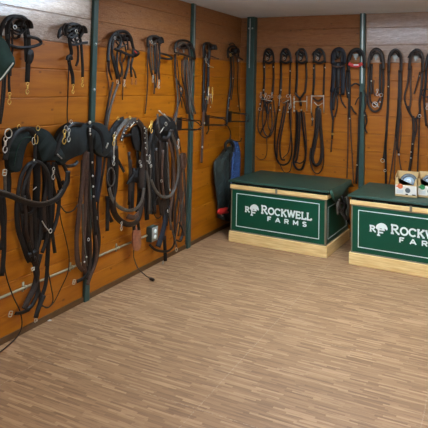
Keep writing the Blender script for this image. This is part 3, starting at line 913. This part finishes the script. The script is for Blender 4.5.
build('B', 'bridle', 'coiled brown bridle with bright bits at its bottom, right of the narrow post', 'bridle', GB, (376, 56), '''
s crown_strap dbrown 30 o64: 368.5,68 369.5,58 372,51.5 376.5,49 381,52 383,59 383.4,70
s crown_strap dbrown 16 o56: 371,60 374,54 379,54 381,62
s cheek_strap dbrown 24: 368.8,66 368.4,82 367.6,98
s cheek_strap dbrown 26: 371.5,64 371,80 371.5,94
s cheek_strap dbrown 24: 383,68 383.4,82 382.4,98
s cheek_strap dbrown 24: 380.5,64 380,80 380,94
s cheek_strap brown 12: 374,80 373.5,90 375,96
s coil dbrown 22: 367.6,96 369,106 374,111.5 380,108.5 382.6,98
s coil dbrown 14 : 370,92 371,102 376,104 380,98
r bit_ring silver 26 o62: 375,104.5
n bit_snap silver 32 o66: 377.3,90
r bit_ring silver 17 o66: 381,95
t bit_bar silver 9 o66: 373,102 379,107
d stud silver 8 o66: 371.3,81 380,102 378,106.5
''')
build('B', 'bridle', 'brown bridle with very long straight reins, above the gap beside the box', 'bridle', GB, (395, 57), '''
s crown_strap dbrown 30 o64: 388.6,72 389,60 391,53 395.5,49.8 399.6,53 401,60 400.8,72
s crown_strap dbrown 14 o56: 391,56 395,52 399,57
s rein dbrown 24: 388.6,70 388.4,90 387.6,112 386.3,134 384.8,150 383.4,160
s rein black 20: 386.6,130 385.8,146 385.8,164 385.8,186
s rein dbrown 26: 400.8,70 400.6,90 399.5,112 397.6,134 396.8,150
s rein black 22: 399.4,70 399,92 397.8,114 395.6,138
s rein dbrown 16: 397,132 397.5,146 398.8,155
r ring silver 18 o60: 382.6,160.5
r ring silver 12 o60: 385,170.5
b buckle silver 14 o60: 398.8,154.5
d stud silver 7 o50: 388.4,86.5 400,66
s rein brown 12: 395.4,136 393.6,152 391.5,168 388.6,187
s rein brown 12: 398.8,154 400,164 402,174
s rein brown 10: 396,140 395,160 394,180
s rein brown 10: 400,100 401.5,120 400.6,140 399,152
''')
build('B', 'bridle', 'brown bridle with crossing straps above the open cardboard box', 'bridle', GB, (416, 57), '''
s crown_strap dbrown 28 o64: 409,70 410.5,58 413.5,51.5 418,50 421.6,54 422.6,62 422.6,72
s crown_strap dbrown 16 o56: 411,56 416,54 421,58
s crown_strap black 16 o70: 408,58 411,53 416,49
s cheek_strap dbrown 18: 409.3,68 407.5,84 404.5,98 408,110 413,118
s cheek_strap brown 18: 411,66 410.5,82 410.8,98 409.5,110
s cheek_strap dbrown 22: 422.4,70 421.6,86 419.6,102 419.8,112 417,118
s cheek_strap dbrown 14: 420,72 417,84 414,94
s throatlatch dbrown 20: 408,106 411,115 415.5,119 420,115
s rein dbrown 26: 413,116 413.6,130 412.5,146 411,160 408.8,174
s rein dbrown 16: 415.5,118 416.6,128 414,140 412,152
s rein dbrown 14: 419.4,116 419,134 418.3,152 417.4,174
r ring silver 14 o60: 419.6,116
d stud silver 7 o60: 419.5,76 411,152 412.5,144 411,158
''')
build('B', 'bridle', 'partly cropped dark bridle at the right edge of the photo', 'bridle', GB, (434, 57), '''
s crown_strap black 28 o64: 426,70 427.5,58 431,51.5 435,50 439,54 441,62 441,72
s cheek_strap black 22: 426.3,68 425.5,84 424,98
s cheek_strap black 22: 441,68 440,84 439,98
r halter_ring iron 40 o60: 426,93
s strap_end dbrown 20: 424,96 424.6,110 426.4,126
s strap_end dbrown 16: 428,96 430,112 428,128
n snap silver 30 o60: 427,104
''')

# ------------------------------------------------------------------ blankets in the corner
def blanket(name, label, mat, Lp, Rp, offs, wav, group=None, hooky=None):
    rows = 26; cols = 14
    A = smooth_pts([onL(x, y, o/1000) for (x, y), o in zip(Lp, offs)], 8); B = smooth_pts([onL(x, y, o/1000) for (x, y), o in zip(Rp, offs)], 8)
    c0 = (A[0]+B[0])/2
    r = thing(name, label, 'blanket', (0.02, c0.y, c0.z), group)
    bm = BM(); g2 = []
    def samp(P, t): 
        k = t*(len(P)-1); i = min(int(k), len(P)-2); return P[i].lerp(P[i+1], k-i)
    for s in (1, -1):
        gg = []
        for i in range(rows+1):
            a, b = samp(A, i/rows), samp(B, i/rows); row = []
            for j in range(cols+1):
                u = j/cols; p = a.lerp(b, u); bul = math.sin(PI*u)**.5
                p = p+NL*(s*.032*bul+.011*math.sin(u*wav+i*.15))
                row.append(bm.verts.new(p))
            gg.append(row)
        for i in range(rows):
            for j in range(cols): bm.faces.new((gg[i][j], gg[i][j+1], gg[i+1][j+1], gg[i+1][j]))
        g2.append(gg)
    for i in (0, rows):
        for j in range(cols): bm.faces.new((g2[0][i][j], g2[0][i][j+1], g2[1][i][j+1], g2[1][i][j]))
    bmesh.ops.remove_doubles(bm, verts=bm.verts, dist=.0005)
    link('quilted_body', bm, mat, r)
    return r
b1 = blanket('horse_blanket', 'dark grey-green quilted blanket hanging in the corner left of the trunk', 'quilt_d',
        [(225, 150), (219, 156), (213.5, 162), (213.5, 175), (215.5, 188), (218, 203), (218.5, 218)],
        [(231, 146), (232, 154), (231, 162), (231.5, 175), (231.5, 190), (231, 205), (231, 222)], [36, 50, 60, 65, 65, 60, 50], 16, 'blankets hanging in the corner')
b2 = blanket('horse_blanket', 'blue quilted blanket hanging in the corner behind the dark one', 'quilt_b',
        [(231.5, 141), (231.5, 150), (231, 162), (231, 176), (231, 190)],
        [(235, 141), (238.5, 148), (240, 160), (240.3, 172), (240, 190)], [40, 36, 34, 34, 34], 9, 'blankets hanging in the corner')
bm = BM(); P = [onL(x, y, .13) for x, y in ((226, 151), (225.5, 145), (228, 141.5), (231.5, 142), (233.5, 146), (233, 152))]
sweep(bm, smooth_pts(P), strap_prof(.04, .02), NL); o = link('neck_binding', bm, 'soft', b1)
bm = BM(); P = [onL(x, y, .10) for x, y in ((229.5, 153), (230, 165), (229.5, 180), (230.5, 200))]
sweep(bm, smooth_pts(P), strap_prof(.02, .006), NL); link('binding', bm, 'soft', b1)
hk = onL(229.5, 139, 0)
r = thing('coat_hook', 'small dark hook on the wall above the two blankets', 'hook', hk)
bm = BM(); disc(bm, hk+NL*.004, .018, .008, NL); tube(bm, [hk+NL*.005, hk+NL*.08+Vector((0, 0, -.02)), hk+NL*.13+Vector((0, 0, -.015)), hk+NL*.145+Vector((0, 0, .02))], .006); link('hook_arm', bm, 'iron', r)
rc = onL(221.5, 212, .14)
r = thing('hoof_pick', 'small red-handled tool hanging beside the left trunk at the blanket hem', 'tool', rc)
bm = BM(); P = [onL(x, y, .14) for x, y in ((217, 211.5), (219, 208.5), (223, 208), (226, 207), (226.5, 208.5), (225, 210.5), (227, 211.3), (226.5, 212.8), (222.5, 213.5), (219.5, 214.3), (217.5, 213.5))]
pad(bm, closed_smooth(P, 3), NL, .02, .006); link('handle', bm, 'red', r)
bm = BM(); tube(bm, [onL(221, 213.5, .15), onL(221.6, 215.5, .15), onL(223, 216, .15)], .006); link('metal_tip', bm, 'silver', r)

# ------------------------------------------------------------------ trunks
def strokes(bm, segs, X, Z, S, th, y, wx=1.):
    for s in segs:
        P = [Vector((X+u*S*wx, y, Z+v*S)) for u, v in s]
        n = Vector((0, -1, 0)); pr = strap_prof(th, .0012)
        if len(P) == 2: P = [P[0], P[0].lerp(P[1], .5), P[1]]
        sweep(bm, P, pr, n)
def arc(cx, cz, rx, rz, a0, a1, n=10): return [(cx+rx*math.cos(math.radians(a0+(a1-a0)*i/n)), cz+rz*math.sin(math.radians(a0+(a1-a0)*i/n))) for i in range(n+1)]
GLY = {
 'R': [[(.14, 0), (.14, 1)], [(.14, .97), (.44, .97)]+arc(.44, .74, .22, .23, 90, -90)+[(.14, .51)], [(.38, .5), (.56, .22), (.76, .03)], [(0, .02), (.3, .02)], [(0, .98), (.2, .98)], [(.66, .02), (.86, .02)]],
 'O': [arc(.48, .5, .4, .48, 0, 360, 20)],
 'C': [arc(.48, .5, .4, .48, 45, 318, 18), [(.78, .98), (.78, .72)]],
 'K': [[(.14, 0), (.14, 1)], [(.7, .95), (.2, .45)], [(.34, .58), (.72, .03)], [(0, .02), (.3, .02)], [(0, .98), (.3, .98)], [(.56, .98), (.84, .98)], [(.6, .02), (.86, .02)]],
 'W': [[(.1, 1), (.34, 0)], [(.34, 0), (.6, .95)], [(.6, .95), (.86, 0)], [(.86, 0), (1.1, 1)], [(-.02, .98), (.24, .98)], [(.98, .98), (1.22, .98)], [(.48, .98), (.7, .98)]],
 'E': [[(.14, 0), (.14, 1)], [(0, .98), (.66, .98)], [(0, .02), (.68, .02)], [(.14, .52), (.5, .52)], [(.66, 1), (.66, .78)], [(.68, 0), (.68, .24)], [(.5, .64), (.5, .4)]],
 'L': [[(.14, 0), (.14, 1)], [(0, .98), (.3, .98)], [(0, .02), (.66, .02)], [(.66, 0), (.66, .28)]],
 'f': [[(.06, 0), (.06, 1)], [(.06, .93), (.8, .93)], [(.06, .5), (.65, .5)]],
 'a': [[(0, 0), (.5, 1)], [(.5, 1), (1, 0)], [(.2, .3), (.8, .3)]],
 'r': [[(.06, 0), (.06, 1)], [(.06, .93), (.62, .93)]+arc(.62, .7, .2, .23, 90, -90, 8)+[(.06, .47)], [(.45, .46), (.86, 0)]],
 'm': [[(.06, 0), (.06, 1)], [(.06, 1), (.53, .25)], [(.53, .25), (1, 1)], [(1, 1), (1, 0)]],
 's': [arc(.44, .74, .36, .2, 20, 180, 8)+[(.1, .66), (.3, .55), (.6, .47), (.8, .36)]+arc(.44, .26, .36, .2, 0, -160, 8)],
}
ADV = {'R': .9, 'O': 1.0, 'C': .98, 'K': .92, 'W': 1.26, 'E': .84, 'L': .78, 'f': .95, 'a': 1.15, 'r': 1.05, 'm': 1.2, 's': .95}
YF = 5.1065+.016
def trunk(x0, w, label, k):
    yb = D-.06; zt = .606
    r = thing('tack_trunk', label, 'trunk', (x0+w/2, (YF+yb)/2, 0), 'green tack trunks')
    X0, X1 = x0+.016, x0+w-.016
    bm = BM(); box(bm, (x0, YF-.016, 0), (x0+w, yb, .105), .006); link('plinth', bm, 'oak', r, False)
    bm = BM(); box(bm, (X0, YF, .105), (X1, yb-.01, .57)); link('body', bm, 'panel', r, False)
    bm = BM(); box(bm, (x0+.004, YF-.010, .524), (x0+w-.004, yb-.008, .564), .004); link('wood_rail', bm, 'oak', r, False)
    bm = BM()
    for xa in (X0, X1-.012): box(bm, (xa, YF-.004, .105), (xa+.012, YF+.001, .524))
    box(bm, (X0, YF-.004, .514), (X1, YF+.001, .524)); box(bm, (X0, YF-.004, .105), (X1, YF+.001, .116))
    box(bm, (X1-.001, YF-.004, .105), (X1+.003, YF+.014, .524)); box(bm, (X1-.001, YF, .105), (X1+.003, yb-.01, .114))
    link('edge_trim', bm, 'edge', r, False)
    # lid
    bm = BM(); box(bm, (x0+.012, YF+.012, .562), (x0+w-.012, yb-.01, .592)); link('lid_gap', bm, 'soft', r, False)
    bm = BM(); box(bm, (x0-.012, YF-.020, .590), (x0+w+.012, yb+.004, zt+.002), .008)
    l = link('lid', bm, 'lid', r, False)
    bm = BM(); box(bm, (x0-.013, YF-.023, .589), (x0+w+.013, YF-.018, .597), .002)
    link('lid_seam', bm, 'lid', l, False)
    # vinyl cover hanging at the right end
    bm = BM(); ys = [YF+.02+(yb-YF-.03)*i/10 for i in range(11)]; V = []
    for i, y in enumerate(ys):
        dr = .06+.10*math.sin(PI*min(1, i/7.)) + .01*math.sin(i*2.1)
        V.append([bm.verts.new(q) for q in ((x0+w-.005, y, zt+.003), (x0+w+.016, y, zt-.006), (x0+w+.026+.006*math.sin(i*1.7), y, zt-dr*.5), (x0+w+.034+.01*math.sin(i*1.3), y, zt-dr), (x0+w+.028+.01*math.sin(i*1.3), y, zt-dr), (x0+w+.014, y, zt-dr*.5), (x0+w+.012, y, zt-.02), (x0+w-.005, y, zt-.002))])
    for i in range(10):
        for j in range(8): bm.faces.new((V[i][j], V[i][(j+1) % 8], V[i+1][(j+1) % 8], V[i+1][j]))
    bm.faces.new(V[0]); bm.faces.new(V[-1])
    link('cover_flap', bm, 'lid', r)
    # latches
    bm = BM(); cx = x0+w/2
    box(bm, (cx-.010, YF-.018, .518), (cx+.010, YF-.009, .574), .002); bmesh.ops.translate(bm, verts=bm.verts, vec=(0, 0, 0))
    link('latch', bm, 'edge', r, False)
    for a, b in ((.06, .2), (.32, .46)):
        bm = BM(); box(bm, (x0+w*a, YF-.006, .562), (x0+w*b, YF+.004, .591), .002); link('rubber_seal', bm, 'soft', r, False)
    # front panel with frame line, emblem and lettering
    f0 = BM(); box(f0, (X0+.012, YF-.003, .116), (X1-.012, YF+.001, .514)); fp = link('front_panel', f0, 'panel', r, False)
    bm = BM(); a, b, c, d = x0+.075*k, x0+w-.078*k, .157, .482; t = .006; y0, y1 = YF-.0045, YF-.0025
    for q in (((a, y0, c), (b, y1, c+t)), ((a, y0, d-t), (b, y1, d)), ((a, y0, c), (a+t, y1, d)), ((b-t, y0, c), (b, y1, d))): box(bm, *q)
    link('frame_line', bm, 'paint', fp, False)
    y = YF-.0040
    xs, zb, S = x0+.345*k, .320, .061
    X = xs; tot = sum(ADV[ch]*(1.2 if i == 0 else 1.) for i, ch in enumerate('ROCKWELL')); sc = (.515*k)/(tot*S)
    for i, ch in enumerate('ROCKWELL'):
        bm = BM(); q = 1.2 if i == 0 else 1.; strokes(bm, GLY[ch], X, zb, S*q, .015, y, sc); X += ADV[ch]*S*q*sc
        link('letter', bm, 'paint', fp, False)
    X = x0+.415*k; S = .042
    adv = [.095, .105, .10, .105, .06]
    for ch, ad in zip('farms', adv):
        bm = BM(); strokes(bm, GLY[ch], X, .254, S, .0115, y, 1.06*k); X += ad*k*.87
        link('letter', bm, 'paint', fp, False)
    ex, ez = x0+.172*k, .283
    bm = BM(); strokes(bm, GLY['R'], ex, ez+.030, .048, .013, y, 1.25*k); link('letter', bm, 'paint', fp, False)
    bm = BM(); strokes(bm, [[(.14, 0), (.14, 1)], [(0, .96), (.9, .96)], [(.14, .5), (.7, .5)], [(-.04, .02), (.34, .02)]], ex+.064*k, ez+.004, .052, .013, y, 1.3*k); link('letter', bm, 'paint', fp, False)
    bm = BM()
    H = [(.046, .066), (.054, .088), (.066, .100), (.082, .108), (.098, .106), (.112, .096), (.120, .080), (.124, .062), (.118, .052), (.112, .060), (.104, .062), (.100, .050), (.092, .052), (.084, .062), (.074, .060), (.062, .052), (.050, .054)]
    P = [Vector((ex+.006+(u-.046)*1.25*k+.046, y-.0008, ez+(v-.05)*1.0+.054)) for u, v in H]
    pad(bm, closed_smooth(P, 3), Vector((0, -1, 0)), .0012, .0004)
    link('horse_head_emblem', bm, 'paint', fp, False)
    # side: frame line and carrying handle
    bm = BM(); xx = X1+.0008; ya, yc = YF+.06, yb-.08
    for q in (((X1-.001, ya, .15), (xx, yc, .156)), ((X1-.001, ya, .44), (xx, yc, .446)), ((X1-.001, ya, .15), (xx, ya+.006, .446)), ((X1-.001, yc-.006, .15), (xx, yc, .446))): box(bm, *q)
    link('side_frame_line', bm, 'paint', r, False)
    hy = (YF+yb)/2
    bm = BM(); tube(bm, [Vector(q) for q in ((X1, hy-.1, .42), (X1+.03, hy-.1, .41), (X1+.035, hy-.06, .36), (X1+.035, hy+.06, .36), (X1+.03, hy+.1, .41), (X1, hy+.1, .42))], .009); link('side_handle', bm, 'iron', r)
    r.rotation_euler.z = -.05
    return r
trunk(.2721, 1.007, 'left green tack trunk whose lettering is fully in view', 1.)
# right trunk is wider: its middle latch sits at x=411 in the photo
def px_of(P): 
    d = Vector(P)-CO; z = d.dot(fw); return 214+F_*d.dot(rt)/z, PY-F_*d.dot(up)/z
lo, hi = .9, 1.6
for _ in range(40):
    mid = (lo+hi)/2
    if px_of((1.4585+mid/2, YF, .52))[0] < 411.4: lo = mid
    else: hi = mid
W2 = lo
t2 = trunk(1.4585, W2, 'right green tack trunk cut off by the frame, cardboard boxes on its lid', W2/1.007)
t2.location.y -= .11; t2.location.x += .03

# straps hanging between the trunks
def V3(x, y, z): return Vector((x, y, z))
xt = .2721+1.007
r = thing('lead_strap', 'grey and black strap with a metal ring slung in the gap between the trunks', 'strap', (xt+.06, 5.3, .5))
bm = BM(); sweep(bm, smooth_pts([V3(xt+.055, 5.22, .52), V3(xt+.06, 5.25, .42), V3(xt+.09, 5.3, .34), V3(xt+.10, 5.38, .32), V3(xt+.09, 5.46, .4), V3(xt+.07, 5.5, .5)]), strap_prof(.03, .006), Vector((1, -.3, 0))); link('webbing', bm, 'grey', r)
bm = BM(); sweep(bm, smooth_pts([V3(xt+.06, 5.3, .54), V3(xt+.09, 5.33, .44), V3(xt+.07, 5.36, .36), V3(xt+.10, 5.42, .28), V3(xt+.09, 5.5, .24), V3(xt+.07, 5.54, .3)]), strap_prof(.03, .006), Vector((1, -.5, 0))); link('webbing', bm, 'black', r)
bm = BM(); ring(bm, V3(xt+.07, 5.24, .45), .028, .005, (.6, -1, 0)); link('ring', bm, 'iron', r)
bm = BM(); sweep(bm, smooth_pts([V3(xt+.05, 5.2, .50), V3(xt+.045, 5.19, .44), V3(xt+.05, 5.2, .38)]), strap_prof(.02, .006), Vector((.4, -1, 0))); link('chain_end', bm, 'grey', r)

# ------------------------------------------------------------------ boxes on the right trunk
def carton(px0, py0, w, h, dp, label, pcol, spin):
    p = onZ(px0, py0, .608); x0, y0, z0 = p.x, p.y, .608
    r = thing('cardboard_box', label, 'box', (x0+w/2, y0+dp/2, z0), 'open cardboard boxes on the trunk')
    t = .004
    def B(name, a, b, m='card'):
        bm = BM(); box(bm, a, b); return link(name, bm, m, r, False)
    B('bottom', (x0, y0, z0), (x0+w, y0+dp, z0+t))
    B('back_wall', (x0, y0+dp-t, z0), (x0+w, y0+dp, z0+h))
    for nm, xa in (('side_wall', x0), ('side_wall', x0+w-t)):
        bm = BM(); hf = h*.80
        P = [(y0, z0), (y0+dp, z0), (y0+dp, z0+h), (y0, z0+hf)]
        a = [bm.verts.new((xa, *q)) for q in P]; b = [bm.verts.new((xa+t, *q)) for q in P]
        bm.faces.new(a); bm.faces.new(b)
        for i in range(4): bm.faces.new((a[i], a[(i+1) % 4], b[(i+1) % 4], b[i]))
        link(nm, bm, 'card', r, False)
    bm = BM(); hc = h*.50
    P = [(x0, z0), (x0+w, z0), (x0+w, z0+h*.80), (x0+w*.93, z0+h*.80), (x0+w*.84, z0+hc*1.05), (x0+w*.2, z0+hc), (x0+w*.12, z0+h*.80), (x0, z0+h*.80)]
    a = [bm.verts.new((q[0], y0, q[1])) for q in P]; b = [bm.verts.new((q[0], y0+t, q[1])) for q in P]
    bm.faces.new(a); bm.faces.new(b); k = len(P)
    for i in range(k): bm.faces.new((a[i], a[(i+1) % k], b[(i+1) % k], b[i]))
    bmesh.ops.triangulate(bm, faces=[f for f in bm.faces if len(f.verts) > 4])
    fr = link('front_wall', bm, 'card', r, False)
    def sub(name, bm, m): return link(name, bm, m, fr, False)
    bm = BM(); box(bm, (x0+.004, y0-.0012, z0+h*.10), (x0+w-.004, y0, z0+hc*.98)); sub('label', bm, 'label')
    bm = BM(); disc(bm, V3(x0+w*.24, y0-.002, z0+hc*.88), w*.12, .001, (0, -1, 0)); box(bm, (x0+w*.06, y0-.0024, z0+hc*.8), (x0+w*.36, y0-.0012, z0+hc*.93)); sub('printed_patch', bm, pcol)
    bm = BM(); disc(bm, V3(x0+w*.58, y0-.002, z0+hc*.58), w*.12, .0014, (0, -1, 0)); sub('printed_roundel', bm, 'dgrey')
    bm = BM()
    for s in (.32, .42, .52): box(bm, (x0+w*.08, y0-.002, z0+hc*s), (x0+w*.38, y0-.0012, z0+hc*(s+.03)))
    sub('printed_lines', bm, 'lgrey')
    bm = BM(); box(bm, (x0+w*.48, y0-.002, z0+hc*.20), (x0+w*.6, y0-.0012, z0+hc*.29)); box(bm, (x0+w*.78, y0-.002, z0+hc*.2), (x0+w*.94, y0-.0012, z0+hc*.28)); sub('printed_marks', bm, 'iron')
    # what is in it
    c = V3(x0+w*.56, y0+dp*.62, z0+w*.62)
    q = thing('roll', 'grey roll lying in '+spin, 'roll', c, 'grey rolls in the cardboard boxes')
    n = Vector((.0, -1, .3)).normalized()
    bm = BM(); ring(bm, c, w*.33, w*.09, n, n=28); link('outer_ring', bm, 'dgrey', q)
    bm = BM(); disc(bm, c+n*.004, w*.27, .03, n, 28); link('core', bm, 'lgrey', q)
    bm = BM(); ring(bm, c+n*.02, w*.12, .004, n); link('hub', bm, 'white', q)
carton(394.9, 196, .185, .205, .17, 'open cardboard box with orange and white label on the right trunk', 'orange', 'the open box with the orange-printed label')
carton(417.0, 197.0, .185, .205, .17, 'open cardboard box with green print at the right edge of the photo', 'gprint', 'the box with green print at the right edge')

# scrap on the floor
p = onZ(46.5, 321, 0); r = BM(); pad(r, [p+V3(*q) for q in ((0, 0, .0005), (.022, .004, .0005), (.026, .02, .0005), (.008, .024, .0005))], Vector((0, 0, 1)), .004, .001)
o = link('paper_scrap', r, 'white'); tag(o, 'tiny white scrap on the floor at the foot of the left wall', 'scrap')

# ------------------------------------------------------------------ lamps
def lamp(name, loc, sx, sy, W, col, rot=(0, 0, 0)):
    l = bpy.data.lights.new(name, 'AREA'); l.shape = 'RECTANGLE'; l.size = sx; l.size_y = sy; l.energy = W; l.color = col
    o = bpy.data.objects.new(name, l); C.objects.link(o); o.location = loc; o.rotation_euler = rot
lamp('ceiling_lamp', (1.7, 4.15, ZC-.03), 1.5, .4, 40, (1, .96, .91))
lamp('ceiling_lamp', (3.4, 1.2, ZC-.03), 1.2, .3, 74, (1, .96, .91))
lamp('hanging_lamp', (1.7, 3.8, 2.22), 1.4, .2, 95, (.60, .82, 1), (PI, 0, 0))
w = bpy.data.worlds.new('world'); bpy.context.scene.world = w; w.use_nodes = True
w.node_tree.nodes['Background'].inputs[0].default_value = (.86, .93, 1, 1); w.node_tree.nodes['Background'].inputs[1].default_value = 1.5
